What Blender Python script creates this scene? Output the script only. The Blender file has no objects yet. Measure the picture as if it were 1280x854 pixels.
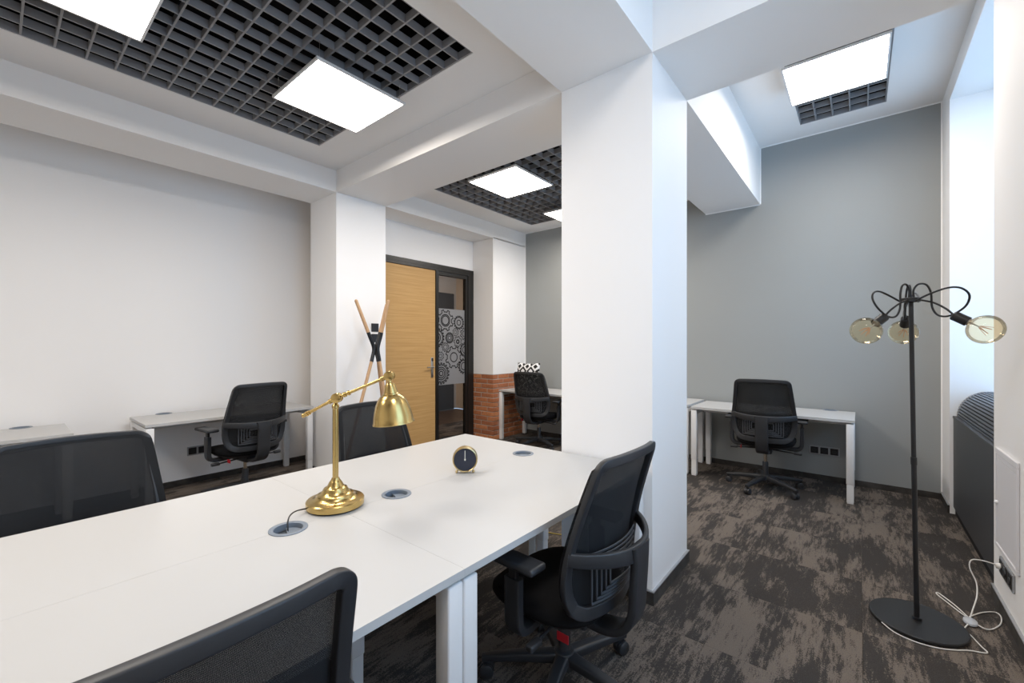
import bpy, bmesh, math, random
from mathutils import Vector, Matrix
random.seed(7)
PI = math.pi
S = bpy.context.scene
COL = S.collection

# ------------------------------------------------------------------ camera, world, exposure
FPX, HORIZON, YAW, EYE = 533.0, 432.0, math.radians(39.219), 1.4
cam_d = bpy.data.cameras.new('camera'); cam = bpy.data.objects.new('camera', cam_d); COL.objects.link(cam)
cam_d.sensor_fit = 'HORIZONTAL'; cam_d.sensor_width = 36.0; cam_d.lens = FPX / 1280 * 36.0
cam_d.shift_y = (HORIZON - 427.0) / 1280.0
cam_d.clip_start = 0.02
cam.location = (0, 0, EYE); cam.rotation_euler = (PI / 2, 0, YAW)
S.camera = cam

SKY_COL, SKY_STR = (0.44, 0.685, 1.0), 3.7
PANEL_COL, PANEL_STR = (1.0, 0.92, 0.84), 26.5
w = bpy.data.worlds.new('sky'); S.world = w; w.use_nodes = True
w.node_tree.nodes['Background'].inputs[0].default_value = (*SKY_COL, 1)
w.node_tree.nodes['Background'].inputs[1].default_value = SKY_STR
S.view_settings.view_transform = 'Standard'; S.view_settings.look = 'None'
S.view_settings.exposure = 0.06; S.view_settings.gamma = 1.0
S.view_settings.use_curve_mapping = False

# ------------------------------------------------------------------ helpers: materials
MAT = {}
def new_mat(name):
    m = bpy.data.materials.new(name); m.use_nodes = True; MAT[name] = m
    return m, m.node_tree, m.node_tree.nodes['Principled BSDF']
def simple(name, col, rough=0.5, metal=0.0, bump=0.0, scale=200.0, var=0.0, spec=0.5, vscale=6.0):
    m, nt, b = new_mat(name)
    b.inputs['Base Color'].default_value = (*col, 1); b.inputs['Roughness'].default_value = rough
    b.inputs['Metallic'].default_value = metal; b.inputs['Specular IOR Level'].default_value = spec
    tc = nt.nodes.new('ShaderNodeTexCoord')
    if var > 0:
        n = nt.nodes.new('ShaderNodeTexNoise'); n.inputs['Scale'].default_value = vscale; n.inputs['Detail'].default_value = 4
        nt.links.new(tc.outputs['Object'], n.inputs['Vector'])
        r = nt.nodes.new('ShaderNodeValToRGB')
        r.color_ramp.elements[0].position = .3; r.color_ramp.elements[1].position = .7
        r.color_ramp.elements[0].color = (*[c * (1 - var) for c in col], 1); r.color_ramp.elements[1].color = (*[min(1, c * (1 + var)) for c in col], 1)
        nt.links.new(n.outputs['Fac'], r.inputs['Fac']); nt.links.new(r.outputs['Color'], b.inputs['Base Color'])
    if bump > 0:
        n2 = nt.nodes.new('ShaderNodeTexNoise'); n2.inputs['Scale'].default_value = scale; n2.inputs['Detail'].default_value = 3
        nt.links.new(tc.outputs['Object'], n2.inputs['Vector'])
        bp = nt.nodes.new('ShaderNodeBump'); bp.inputs['Strength'].default_value = bump; bp.inputs['Distance'].default_value = .002
        nt.links.new(n2.outputs['Fac'], bp.inputs['Height']); nt.links.new(bp.outputs['Normal'], b.inputs['Normal'])
    return m
simple('wall_white', (.885, .875, .865), .62, bump=.12, scale=120, spec=.25)
simple('wall_grey', (.315, .328, .322), .5, bump=.15, scale=150, spec=.3)
simple('ceiling_white', (.885, .868, .850), .7, bump=.06, scale=120, spec=.2)
simple('plenum', (.012, .012, .013), .9, spec=.1)
simple('grille', (.28, .28, .29), .45, spec=.4)
simple('panel_frame', (.75, .75, .75), .4)
simple('desk_white', (.52, .52, .515), .38, bump=.03, scale=400, spec=.35)
simple('metal_white', (.78, .78, .78), .32)
simple('black_plastic', (.026, .0275, .031), .42, bump=.06, scale=900, spec=.45)
simple('black_fabric', (.009, .009, .010), .95, bump=.4, scale=1400, spec=.15)
simple('lumbar_grey', (.07, .075, .085), .4)
simple('red_plastic', (.45, .01, .02), .45)
simple('chrome', (.6, .55, .48), .2, metal=1)
simple('black_metal', (.012, .0125, .014), .42, spec=.45)
simple('door_black', (.012, .0115, .011), .35, spec=.5)
simple('steel', (.55, .53, .5), .3, metal=1)
simple('grommet', (.20, .235, .28), .40, spec=.4)
simple('grommet_dark', (.055, .068, .085), .45)
simple('baseboard', (.045, .040, .036), .85, var=.4, vscale=14)
simple('alu', (.42, .43, .45), .35, metal=.6)
simple('dark_insert', (.016, .016, .018), .35)
simple('rad_panel', (.052, .055, .060), .42, spec=.4)
simple('rad_slat', (.10, .115, .14), .35, metal=.3)
simple('rad_dark', (.010, .010, .012), .7)
simple('cord_white', (.72, .70, .66), .45)
simple('cord_black', (.010, .010, .010), .4)
simple('cord_yellow', (.45, .33, .06), .5)
simple('clear_switch', (.45, .47, .5), .12, spec=.8)
simple('clock_blue', (.010, .017, .040), .25, spec=.6)
simple('clock_hand', (.8, .78, .7), .4)
simple('mortar', (.50, .44, .39), .9, bump=.4, scale=200)
simple('film', (.24, .24, .245), .5, bump=.05)
simple('decal', (.008, .008, .009), .5)
simple('corridor_wall', (.62, .52, .42), .7)
simple('corridor_dark', (.07, .068, .066), .6)
simple('filament', (.55, .20, .05), .4, metal=.3)
simple('access_white', (.72, .71, .73), .5)
def brass(name, col, rough):
    m, nt, b = new_mat(name)
    b.inputs['Base Color'].default_value = (*col, 1); b.inputs['Metallic'].default_value = 1; b.inputs['Roughness'].default_value = rough
    tc = nt.nodes.new('ShaderNodeTexCoord'); mp = nt.nodes.new('ShaderNodeMapping'); mp.inputs['Scale'].default_value = (30, 30, 900)
    n = nt.nodes.new('ShaderNodeTexNoise'); n.inputs['Scale'].default_value = 1.0
    bp = nt.nodes.new('ShaderNodeBump'); bp.inputs['Strength'].default_value = .12; bp.inputs['Distance'].default_value = .001
    L = nt.links; L.new(tc.outputs['Object'], mp.inputs[0]); L.new(mp.outputs[0], n.inputs['Vector']); L.new(n.outputs['Fac'], bp.inputs['Height']); L.new(bp.outputs[0], b.inputs['Normal'])
brass('brass', (.56, .40, .155), .25)
brass('brass_pale', (.62, .49, .26), .32)
def wood(name, c0, c1, scl, rough=.5):
    m, nt, b = new_mat(name); L = nt.links
    tc = nt.nodes.new('ShaderNodeTexCoord'); mp = nt.nodes.new('ShaderNodeMapping'); mp.inputs['Scale'].default_value = scl
    n = nt.nodes.new('ShaderNodeTexNoise'); n.inputs['Scale'].default_value = 1; n.inputs['Detail'].default_value = 6; n.inputs['Roughness'].default_value = .65; n.inputs['Distortion'].default_value = .3
    r = nt.nodes.new('ShaderNodeValToRGB'); r.color_ramp.elements[0].position = .34; r.color_ramp.elements[1].position = .68
    r.color_ramp.elements[0].color = (*c0, 1); r.color_ramp.elements[1].color = (*c1, 1)
    L.new(tc.outputs['Object'], mp.inputs[0]); L.new(mp.outputs[0], n.inputs['Vector']); L.new(n.outputs['Fac'], r.inputs['Fac']); L.new(r.outputs[0], b.inputs['Base Color'])
    b.inputs['Roughness'].default_value = rough; b.inputs['Specular IOR Level'].default_value = .3
wood('oak', (.50, .29, .105), (.62, .38, .155), (4, 1.5, 60), .5)
wood('beech', (.50, .31, .17), (.62, .40, .23), (60, 60, 4), .5)
wood('corridor_floor', (.05, .03, .02), (.14, .09, .06), (2, 30, 2), .35)
def carpet():
    m, nt, b = new_mat('carpet'); L = nt.links; N = nt.nodes
    tc = N.new('ShaderNodeTexCoord'); oi = N.new('ShaderNodeObjectInfo')
    off = N.new('ShaderNodeVectorMath'); off.operation = 'SCALE'; off.inputs[0].default_value = (37, 71, 13)
    L.new(oi.outputs['Random'], off.inputs['Scale'])
    add = N.new('ShaderNodeVectorMath'); add.operation = 'ADD'
    L.new(tc.outputs['Object'], add.inputs[0]); L.new(off.outputs[0], add.inputs[1])
    def noise(scl, detail, rough=.6, dist=0.0):
        mp = N.new('ShaderNodeMapping'); mp.inputs['Scale'].default_value = scl
        n = N.new('ShaderNodeTexNoise'); n.inputs['Scale'].default_value = 1; n.inputs['Detail'].default_value = detail; n.inputs['Roughness'].default_value = rough; n.inputs['Distortion'].default_value = dist
        L.new(add.outputs[0], mp.inputs[0]); L.new(mp.outputs[0], n.inputs['Vector']); return n.outputs['Fac']
    def math_(op, a, bb):
        k = N.new('ShaderNodeMath'); k.operation = op
        for i, v in enumerate((a, bb)):
            if isinstance(v, (int, float)): k.inputs[i].default_value = v
            else: L.new(v, k.inputs[i])
        return k.outputs[0]
    gadd = N.new('ShaderNodeVectorMath'); gadd.operation = 'ADD'; L.new(tc.outputs['Object'], gadd.inputs[0]); L.new(oi.outputs['Location'], gadd.inputs[1])
    big = noise((9.0, 2.6, 1), 3, .6, .3)
    mp = N.new('ShaderNodeMapping'); mp.inputs['Scale'].default_value = (3.2, 1.5, 1); L.new(gadd.outputs[0], mp.inputs[0])
    gn = N.new('ShaderNodeTexNoise'); gn.inputs['Scale'].default_value = 1; gn.inputs['Detail'].default_value = 3; L.new(mp.outputs[0], gn.inputs['Vector'])
    big = math_('ADD', math_('MULTIPLY', big, .6), math_('MULTIPLY', gn.outputs['Fac'], .4))
    streak = noise((60, 8, 1), 3, .7)
    fine = noise((190, 150, 1), 2, .8)
    rnd = math_('MULTIPLY', math_('SUBTRACT', oi.outputs['Random'], .5), .06)
    v = math_('ADD', math_('ADD', math_('MULTIPLY', big, .74), math_('MULTIPLY', streak, .34)), math_('MULTIPLY', fine, .32))
    v = math_('ADD', v, rnd)
    r = N.new('ShaderNodeValToRGB'); L.new(v, r.inputs['Fac'])
    e = r.color_ramp.elements; e[0].position = .695; e[0].color = (.052, .047, .044, 1); e[1].position = .737; e[1].color = (.165, .138, .117, 1)
    sp = N.new('ShaderNodeMix'); sp.data_type = 'RGBA'; sp.blend_type = 'MULTIPLY'; sp.inputs['Factor'].default_value = .75
    rr = N.new('ShaderNodeValToRGB'); L.new(noise((420, 420, 1), 2, .7), rr.inputs['Fac'])
    rr.color_ramp.elements[0].position = .3; rr.color_ramp.elements[0].color = (.45, .45, .45, 1); rr.color_ramp.elements[1].position = .7; rr.color_ramp.elements[1].color = (1.4, 1.4, 1.4, 1)
    L.new(r.outputs[0], sp.inputs['A']); L.new(rr.outputs[0], sp.inputs['B']); L.new(sp.outputs['Result'], b.inputs['Base Color'])
    b.inputs['Roughness'].default_value = .95; b.inputs['Specular IOR Level'].default_value = .1
    bp = N.new('ShaderNodeBump'); bp.inputs['Strength'].default_value = .5; bp.inputs['Distance'].default_value = .004
    L.new(fine, bp.inputs['Height']); L.new(bp.outputs[0], b.inputs['Normal'])
carpet()
def brick_mat():
    m, nt, b = new_mat('brick'); L = nt.links; N = nt.nodes
    oi = N.new('ShaderNodeObjectInfo'); tc = N.new('ShaderNodeTexCoord')
    r = N.new('ShaderNodeValToRGB'); L.new(oi.outputs['Random'], r.inputs['Fac'])
    e = r.color_ramp.elements; e[0].color = (.30, .105, .045, 1); e[1].color = (.50, .20, .08, 1)
    k = r.color_ramp.elements.new(.5); k.color = (.40, .145, .06, 1)
    n = N.new('ShaderNodeTexNoise'); n.inputs['Scale'].default_value = 30; n.inputs['Detail'].default_value = 5
    L.new(tc.outputs['Object'], n.inputs['Vector'])
    mx = N.new('ShaderNodeMix'); mx.data_type = 'RGBA'; mx.blend_type = 'OVERLAY'; mx.inputs['Factor'].default_value = .5
    L.new(r.outputs[0], mx.inputs['A']); L.new(n.outputs['Fac'], mx.inputs['B']); L.new(mx.outputs['Result'], b.inputs['Base Color'])
    b.inputs['Roughness'].default_value = .85
    bp = N.new('ShaderNodeBump'); bp.inputs['Strength'].default_value = .6; bp.inputs['Distance'].default_value = .004
    L.new(n.outputs['Fac'], bp.inputs['Height']); L.new(bp.outputs[0], b.inputs['Normal'])
brick_mat()
def mesh_fabric():
    m, nt, b = new_mat('mesh_fabric'); L = nt.links; N = nt.nodes
    b.inputs['Base Color'].default_value = (.012, .013, .015, 1); b.inputs['Roughness'].default_value = .75; b.inputs['Specular IOR Level'].default_value = .3
    tc = N.new('ShaderNodeTexCoord'); sx = N.new('ShaderNodeSeparateXYZ'); L.new(tc.outputs['Object'], sx.inputs[0])
    def mt(op, a, bb=None):
        k = N.new('ShaderNodeMath'); k.operation = op
        for i, v in enumerate((a, bb)):
            if v is None: continue
            if isinstance(v, (int, float)): k.inputs[i].default_value = v
            else: L.new(v, k.inputs[i])
        return k.outputs[0]
    kx = 2 * PI / .0036; kz = 2 * PI / .0028
    a = mt('SINE', mt('MULTIPLY', sx.outputs['X'], kx)); c = mt('SINE', mt('ADD', mt('MULTIPLY', sx.outputs['Z'], kz), mt('MULTIPLY', sx.outputs['X'], kx * .5)))
    hole = mt('GREATER_THAN', mt('MULTIPLY', a, c), .905)
    tr = N.new('ShaderNodeBsdfTransparent'); mx = N.new('ShaderNodeMixShader'); out = N['Material Output']
    L.new(hole, mx.inputs[0]); L.new(b.outputs[0], mx.inputs[1]); L.new(tr.outputs[0], mx.inputs[2]); L.new(mx.outputs[0], out.inputs[0])
mesh_fabric()
def glassy(name, tint, gloss=.08, rough=.0):
    m, nt, b = new_mat(name); L = nt.links; N = nt.nodes
    tr = N.new('ShaderNodeBsdfTransparent'); tr.inputs[0].default_value = (*tint, 1)
    gl = N.new('ShaderNodeBsdfGlossy'); gl.inputs['Roughness'].default_value = rough
    lw = N.new('ShaderNodeLayerWeight'); lw.inputs['Blend'].default_value = .18
    fr = N.new('ShaderNodeMath'); fr.operation = 'MULTIPLY'; fr.inputs[1].default_value = gloss * 6; fr.use_clamp = True; L.new(lw.outputs['Fresnel'], fr.inputs[0])
    mx = N.new('ShaderNodeMixShader')
    L.new(fr.outputs[0], mx.inputs[0]); L.new(tr.outputs[0], mx.inputs[1]); L.new(gl.outputs[0], mx.inputs[2]); L.new(mx.outputs[0], N['Material Output'].inputs[0])
glassy('window_glass', (.96, .98, .99)); glassy('door_glass', (.74, .73, .72), .04); glassy('bulb_glass', (.975, .91, .76), .12)
def emissive(name, col, st):
    m, nt, b = new_mat(name)
    e = nt.nodes.new('ShaderNodeEmission'); e.inputs[0].default_value = (*col, 1); e.inputs[1].default_value = st
    nt.links.new(e.outputs[0], nt.nodes['Material Output'].inputs[0])
emissive('led', PANEL_COL, PANEL_STR)
emissive('corridor_fill_glow', (1, .82, .65), 220)  # glow of the added corridor fill light
def pillow_mat():
    m, nt, b = new_mat('pillow_fabric'); L = nt.links; N = nt.nodes
    tc = N.new('ShaderNodeTexCoord'); sx = N.new('ShaderNodeSeparateXYZ'); L.new(tc.outputs['Object'], sx.inputs[0])
    def mt(op, a, bb=None):
        k = N.new('ShaderNodeMath'); k.operation = op
        for i, v in enumerate((a, bb)):
            if v is None: continue
            if isinstance(v, (int, float)): k.inputs[i].default_value = v
            else: L.new(v, k.inputs[i])
        return k.outputs[0]
    p = .14
    u = mt('ABSOLUTE', mt('SUBTRACT', mt('FRACT', mt('DIVIDE', mt('ADD', sx.outputs['X'], 10), p)), .5))
    v = mt('ABSOLUTE', mt('SUBTRACT', mt('FRACT', mt('DIVIDE', mt('ADD', sx.outputs['Z'], 10), p)), .5))
    d = mt('FRACT', mt('MULTIPLY', mt('ADD', u, v), 2.0))
    g = mt('GREATER_THAN', d, .48)
    mx = N.new('ShaderNodeMix'); mx.data_type = 'RGBA'; mx.inputs['A'].default_value = (.012, .012, .012, 1); mx.inputs['B'].default_value = (.8, .8, .8, 1)
    L.new(g, mx.inputs['Factor']); L.new(mx.outputs['Result'], b.inputs['Base Color']); b.inputs['Roughness'].default_value = .9
pillow_mat()

# ------------------------------------------------------------------ helpers: geometry
def box(bm, x0, x1, y0, y1, z0, z1):
    vs = [bm.verts.new((x, y, z)) for z in (z0, z1) for y in (y0, y1) for x in (x0, x1)]
    for f in ((0, 2, 3, 1), (4, 5, 7, 6), (0, 1, 5, 4), (2, 6, 7, 3), (0, 4, 6, 2), (1, 3, 7, 5)):
        bm.faces.new([vs[i] for i in f])
    return vs
def rbox(bm, x0, x1, y0, y1, z0, z1, r=.003, seg=2):
    t = bmesh.new(); box(t, x0, x1, y0, y1, z0, z1)
    bmesh.ops.bevel(t, geom=t.edges[:], offset=r, segments=seg, affect='EDGES', profile=.5)
    me = bpy.data.meshes.new('tmp'); t.to_mesh(me); t.free(); bm.from_mesh(me); bpy.data.meshes.remove(me)
def merge(bm, t, M=None):
    me = bpy.data.meshes.new('tmp'); t.to_mesh(me); t.free()
    if M is not None: me.transform(M)
    bm.from_mesh(me); bpy.data.meshes.remove(me)
def lathe(bm, prof, seg=32, M=None):
    t = bmesh.new(); rings = []
    for r, z in prof:
        if r < 1e-6: rings.append([t.verts.new((0, 0, z))])
        else: rings.append([t.verts.new((r * math.cos(2 * PI * k / seg), r * math.sin(2 * PI * k / seg), z)) for k in range(seg)])
    for a, b in zip(rings, rings[1:]):
        for k in range(seg):
            q = [a[k % len(a)], a[(k + 1) % len(a)], b[(k + 1) % len(b)], b[k % len(b)]]
            q = list(dict.fromkeys(q))
            if len(q) >= 3: t.faces.new(q)
    shut = prof[0] == prof[-1]
    if len(rings[0]) > 1 and not shut: t.faces.new(rings[0][::-1])
    if len(rings[-1]) > 1 and not shut: t.faces.new(rings[-1])
    if shut: bmesh.ops.remove_doubles(t, verts=rings[0] + rings[-1], dist=1e-6)
    merge(bm, t, M)
def cyl(bm, p0, p1, r0, r1=None, seg=16):
    p0, p1 = Vector(p0), Vector(p1); d = p1 - p0
    M = Matrix.Translation(p0) @ d.to_track_quat('Z', 'Y').to_matrix().to_4x4()
    lathe(bm, [(r0, 0), (r0 if r1 is None else r1, d.length)], seg, M)
def ball(bm, c, r, sc=(1, 1, 1), seg=24, M=None):
    n = seg // 2
    m = Matrix.Translation(c) @ Matrix.Diagonal((*sc, 1))
    lathe(bm, [(r * math.sin(PI * k / n), -r * math.cos(PI * k / n)) for k in range(n + 1)], seg, m if M is None else M @ m)
def sweep(bm, path, prof, closed=False, ref=(0, 0, 1), scales=None):
    """sweep a 2-D profile (a, b): a along side = T x ref, b along ref-ish"""
    P = [Vector(p) for p in path]; n = len(P); rings = []
    for i in range(n):
        if closed: T = P[(i + 1) % n] - P[i - 1]
        else: T = P[min(i + 1, n - 1)] - P[max(i - 1, 0)]
        T.normalize(); rf = Vector(ref[i]) if isinstance(ref[0], (tuple, list, Vector)) else Vector(ref)
        A = T.cross(rf)
        if A.length < 1e-4: A = T.cross(Vector((1, 0, 0)))
        A.normalize(); B = A.cross(T).normalized(); s = scales[i] if scales else (1, 1)
        rings.append([bm.verts.new(P[i] + A * a * s[0] + B * b * s[1]) for a, b in prof])
    m = len(prof)
    for i in range(n if closed else n - 1):
        a, b = rings[i], rings[(i + 1) % n]
        for k in range(m): bm.faces.new((a[k], a[(k + 1) % m], b[(k + 1) % m], b[k]))
    if not closed: bm.faces.new(rings[0][::-1]); bm.faces.new(rings[-1])
def circ(r, n=10): return [(r * math.cos(2 * PI * k / n), r * math.sin(2 * PI * k / n)) for k in range(n)]
def rrect(wd, ht, r=.3):
    r = min(wd, ht) * r; o = []
    for cx, cy, a0 in ((wd / 2 - r, ht / 2 - r, 0), (-wd / 2 + r, ht / 2 - r, 90), (-wd / 2 + r, -ht / 2 + r, 180), (wd / 2 - r, -ht / 2 + r, 270)):
        for k in range(4):
            a = math.radians(a0 + 30 * k); o.append((cx + r * math.cos(a), cy + r * math.sin(a)))
    return o
def spline(pts, n=8, closed=False):
    P = [Vector(p) for p in pts]; o = []; m = len(P)
    for i in range(m if closed else m - 1):
        if closed: a, b, c, d = P[i - 1], P[i], P[(i + 1) % m], P[(i + 2) % m]
        else: a, b, c, d = P[max(i - 1, 0)], P[i], P[i + 1], P[min(i + 2, m - 1)]
        for k in range(n):
            t = k / n
            o.append(.5 * ((2 * b) + (c - a) * t + (2 * a - 5 * b + 4 * c - d) * t * t + (3 * b - a - 3 * c + d) * t ** 3))
    if not closed: o.append(P[-1])
    return o
def prism(bm, outline, z0, z1):
    lo = [bm.verts.new((x, y, z0)) for x, y in outline]; hi = [bm.verts.new((x, y, z1)) for x, y in outline]; n = len(outline)
    bm.faces.new(lo[::-1]); bm.faces.new(hi)
    for k in range(n): bm.faces.new((lo[k], lo[(k + 1) % n], hi[(k + 1) % n], hi[k]))
def obj(name, bm, mat, parent=None, smooth=None, loc=None, rot=None):
    me = bpy.data.meshes.new(name)
    bmesh.ops.recalc_face_normals(bm, faces=bm.faces[:])
    bm.to_mesh(me); bm.free()
    me.materials.append(MAT[mat])
    if smooth is not None:
        for p in me.polygons: p.use_smooth = True
        me.set_sharp_from_angle(angle=math.radians(smooth))
    o = bpy.data.objects.new(name, me); COL.objects.link(o)
    if parent is not None: o.parent = parent
    if loc is not None: o.location = loc
    if rot is not None: o.rotation_euler = rot
    return o
def inst(src, loc, parent=None, rot=None, scale=None):
    o = src.copy(); COL.objects.link(o); o.location = loc; o.parent = parent
    if rot is not None: o.rotation_euler = rot
    if scale is not None: o.scale = scale
    return o
def tag(o, label, cat, group=None, kind=None):
    o['label'] = label; o['category'] = cat
    if group: o['group'] = group
    if kind: o['kind'] = kind
    return o
def thing(name, label, cat, loc=(0, 0, 0), rz=0.0, group=None):
    o = bpy.data.objects.new(name, None); COL.objects.link(o); o.location = loc; o.rotation_euler = (0, 0, rz)
    o.empty_display_size = .1
    return tag(o, label, cat, group)
def copy_tree(o, parent=None):
    c = o.copy(); COL.objects.link(c); c.parent = parent
    for ch in list(o.children): copy_tree(ch, c)
    return c
def struct(name, bm, mat, label, cat, smooth=None, parent=None):
    o = obj(name, bm, mat, parent, smooth)
    if parent is None: tag(o, label, cat, kind='structure')
    return o
B = bmesh.new

# ------------------------------------------------------------------ the room
ZS, ZC1, ZC3 = 2.986, 3.207, 3.62          # beam soffit, low ceilings, high ceilings
XL, XR, YB, YG = -5.28, .58, -2.6, 5.475   # left wall, right wall, wall behind the camera, grey wall
CX0, CX1, CY0, CY1 = -1.447, -.869, 2.264, 2.855
LX0, LX1 = -4.745, -4.19
XD, YD1 = -4.60, 4.69                      # door wall, brick return
ZTOP = 4.3

bm = B(); box(bm, XL - .3, XR + .7, YB - .3, YG + .3, -.20, -.008)
floor = struct('floor', bm, 'carpet', 'dark brown carpet tile floor with worn beige patches', 'floor')
bm = B(); T = .574; box(bm, -T / 2 + .0006, T / 2 - .0006, -T / 2 + .0006, T / 2 - .0006, -.008, 0)
tile0 = obj('carpet_tile', bm, 'carpet', floor); first = True
tx0, ty0 = -.565 + T / 2, 2.69 + T / 2
for i in range(-9, 3):
    for j in range(-10, 6):
        x, y = tx0 + i * T, ty0 + j * T
        if x - T / 2 > XR + .05 or x + T / 2 < XL or y + T / 2 < YB or y - T / 2 > YG: continue
        if first: tile0.location = (x, y, 0); first = False
        else: inst(tile0, (x, y, 0), floor)

bm = B(); box(bm, XL - .2, XL, YB, 2.62, 0, ZTOP); box(bm, XL - .2, LX0 - .01, 2.62, 2.75, 0, ZTOP)
struct('wall_left', bm, 'wall_white', 'long plain white wall behind the two side desks', 'wall')
bm = B(); box(bm, XL - .2, XR + .5, YB - .2, YB, 0, ZTOP)
struct('wall_back', bm, 'wall_white', 'white wall closing the office behind the viewpoint', 'wall')
bm = B(); box(bm, XD - .12, XR + .6, YG, YG + .2, 0, ZTOP)
struct('wall_far', bm, 'wall_grey', 'matte grey accent wall at the far end', 'wall')
# door wall: lintel above the door and reveal
bm = B(); box(bm, XD - .12, XD, CY1 - .02, YD1, 2.54, ZS + .02); box(bm, XD - .12, XD, CY1 - .1, 2.96, 0, 2.54); box(bm, XD - .12, XD - .1, 4.645, YD1, 0, 2.54)
struct('wall_door', bm, 'wall_white', 'white wall over the oak door and glass sidelight', 'wall')
# right wall with windows
W1, W2 = (3.55, 5.065), (.45, 1.97)
HEAD, SILL = 3.45, .78
bm = B(); xo = XR + .5
for a, b in ((YB, W2[0]), (W2[1], W1[0]), (W1[1], YG + .2)): box(bm, XR, xo, a, b, 0, ZTOP)
for a, b in (W1, W2):
    box(bm, XR, xo, a, b, HEAD, ZTOP); box(bm, XR + .30, xo, a, b, 0, SILL)
struct('wall_right', bm, 'wall_white', 'white outer wall with deep window reveals', 'wall')
# columns
bm = B(); box(bm, CX0, CX1, CY0, CY1, 0, ZS + .01)
struct('wall_column_center', bm, 'wall_white', 'square white column at the end of the desk cluster', 'column')
bm = B(); box(bm, LX0, LX1, CY0, CY1, 0, ZS + .01)
struct('wall_column_left', bm, 'wall_white', 'white column beside the oak door behind the coat stand', 'column')
bm = B(); box(bm, XD - .1, LX1, YD1, YG, .97, ZS + .01); box(bm, XD - .1, LX1 - .022, YD1 + .022, YG, 0, .97)
col3 = struct('wall_column_brick', bm, 'wall_white', 'white corner pier with exposed brick lower part', 'column')
# beams
bm = B(); box(bm, CX0, CX1, YB, YG, ZS, ZTOP)
struct('ceiling_beam_center', bm, 'ceiling_white', 'deep white ceiling beam running over the central column', 'beam')
bm = B(); box(bm, LX0, LX1, YB, YG, ZS, ZTOP)
struct('ceiling_beam_left', bm, 'ceiling_white', 'white ceiling beam along the left wall', 'beam')
bm = B(); box(bm, LX1, CX0, CY0, CY1, ZS, ZTOP)
struct('ceiling_beam_cross', bm, 'ceiling_white', 'white cross beam from door column to central column', 'beam')
bm = B(); box(bm, CX1, XR, CY0, CY1, ZS, ZTOP)
struct('ceiling_beam_right', bm, 'ceiling_white', 'white cross beam from central column to window wall', 'beam')

# ceilings with a grille opening each
def ceiling(name, label, x0, x1, y0, y1, z, ox0, ox1, oy0, oy1):
    bm = B(); t = .03
    box(bm, x0, ox0, y0, y1, z, z + t); box(bm, ox1, x1, y0, y1, z, z + t)
    box(bm, ox0, ox1, y0, oy0, z, z + t); box(bm, ox0, ox1, oy1, y1, z, z + t)
    c = struct(name, bm, 'ceiling_white', label, 'ceiling')
    bm = B(); d = .04; h = .55
    box(bm, ox0 - d, ox0 - .004, oy0 - d, oy1 + d, z + t, z + h); box(bm, ox1 + .004, ox1 + d, oy0 - d, oy1 + d, z + t, z + h)
    box(bm, ox0, ox1, oy0 - d, oy0 - .004, z + t, z + h); box(bm, ox0, ox1, oy1 + .004, oy1 + d, z + t, z + h)
    box(bm, ox0 - d, ox1 + d, oy0 - d, oy1 + d, z + h, z + h + .03)
    obj('void_box', bm, 'plenum', c)
def grille(label, ox0, ox1, oy0, oy1, z, nx, ny):
    g = thing('ceiling_grille', label, 'grille', ((ox0 + ox1) / 2, (oy0 + oy1) / 2, z), group='open cell ceiling grilles')
    lx, ly = ox1 - ox0, oy1 - oy0; tk, h = .010, .048
    bm = B(); box(bm, -tk / 2, tk / 2, -ly / 2, ly / 2, .004, .004 + h); a = obj('slat', bm, 'grille', g)
    bm = B(); box(bm, -lx / 2, lx / 2, -tk / 2, tk / 2, .0045, .0035 + h); b = obj('slat', bm, 'grille', g)
    for k in range(nx + 1):
        p = (-lx / 2 + lx * k / nx, 0, 0)
        if k == 0: a.location = (p[0] + tk / 2, 0, 0)
        else: inst(a, (p[0] - (tk / 2 if k == nx else 0), 0, 0), g)
    for k in range(ny + 1):
        p = -ly / 2 + ly * k / ny
        if k == 0: b.location = (0, p + tk / 2, 0)
        else: inst(b, (0, p - (tk / 2 if k == ny else 0), 0), g)
ceiling('ceiling_desks', 'low ceiling with open cell grille above the desk cluster', LX1, CX0, YB, CY0, ZC1, -3.797, -1.85, -1.80, 1.889)
grille('long black open cell grille above the desk cluster', -3.797, -1.85, -1.80, 1.889, ZC1, 15, 27)
ceiling('ceiling_door', 'low ceiling with open cell grille near the door', LX1, CX0, CY1, YG, ZC1, -3.825, -1.85, 3.25, 5.15)
grille('black open cell grille over the brick corner and door', -3.825, -1.85, 3.25, 5.15, ZC1, 15, 14)
ceiling('ceiling_grey_wall', 'high ceiling over the desk at the grey wall', CX1, XR + .5, CY1, YG, ZC3, -.467, .187, 3.25, 5.17)
grille('narrow black open cell grille in high ceiling by grey wall', -.467, .187, 3.25, 5.17, ZC3, 5, 14)
ceiling('ceiling_window', 'high ceiling above the window side of the office', CX1, XR + .5, YB, CY0, ZC3, -.467, .187, -1.80, 1.889)
grille('narrow black open cell grille in high ceiling at the near windows', -.467, .187, -1.80, 1.889, ZC3, 5, 27)
bm = B(); box(bm, XL, LX0, YB, 2.63, ZC1, ZC1 + .05)
struct('ceiling_left_strip', bm, 'ceiling_white', 'narrow ceiling strip between beam and left wall', 'ceiling')

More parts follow.
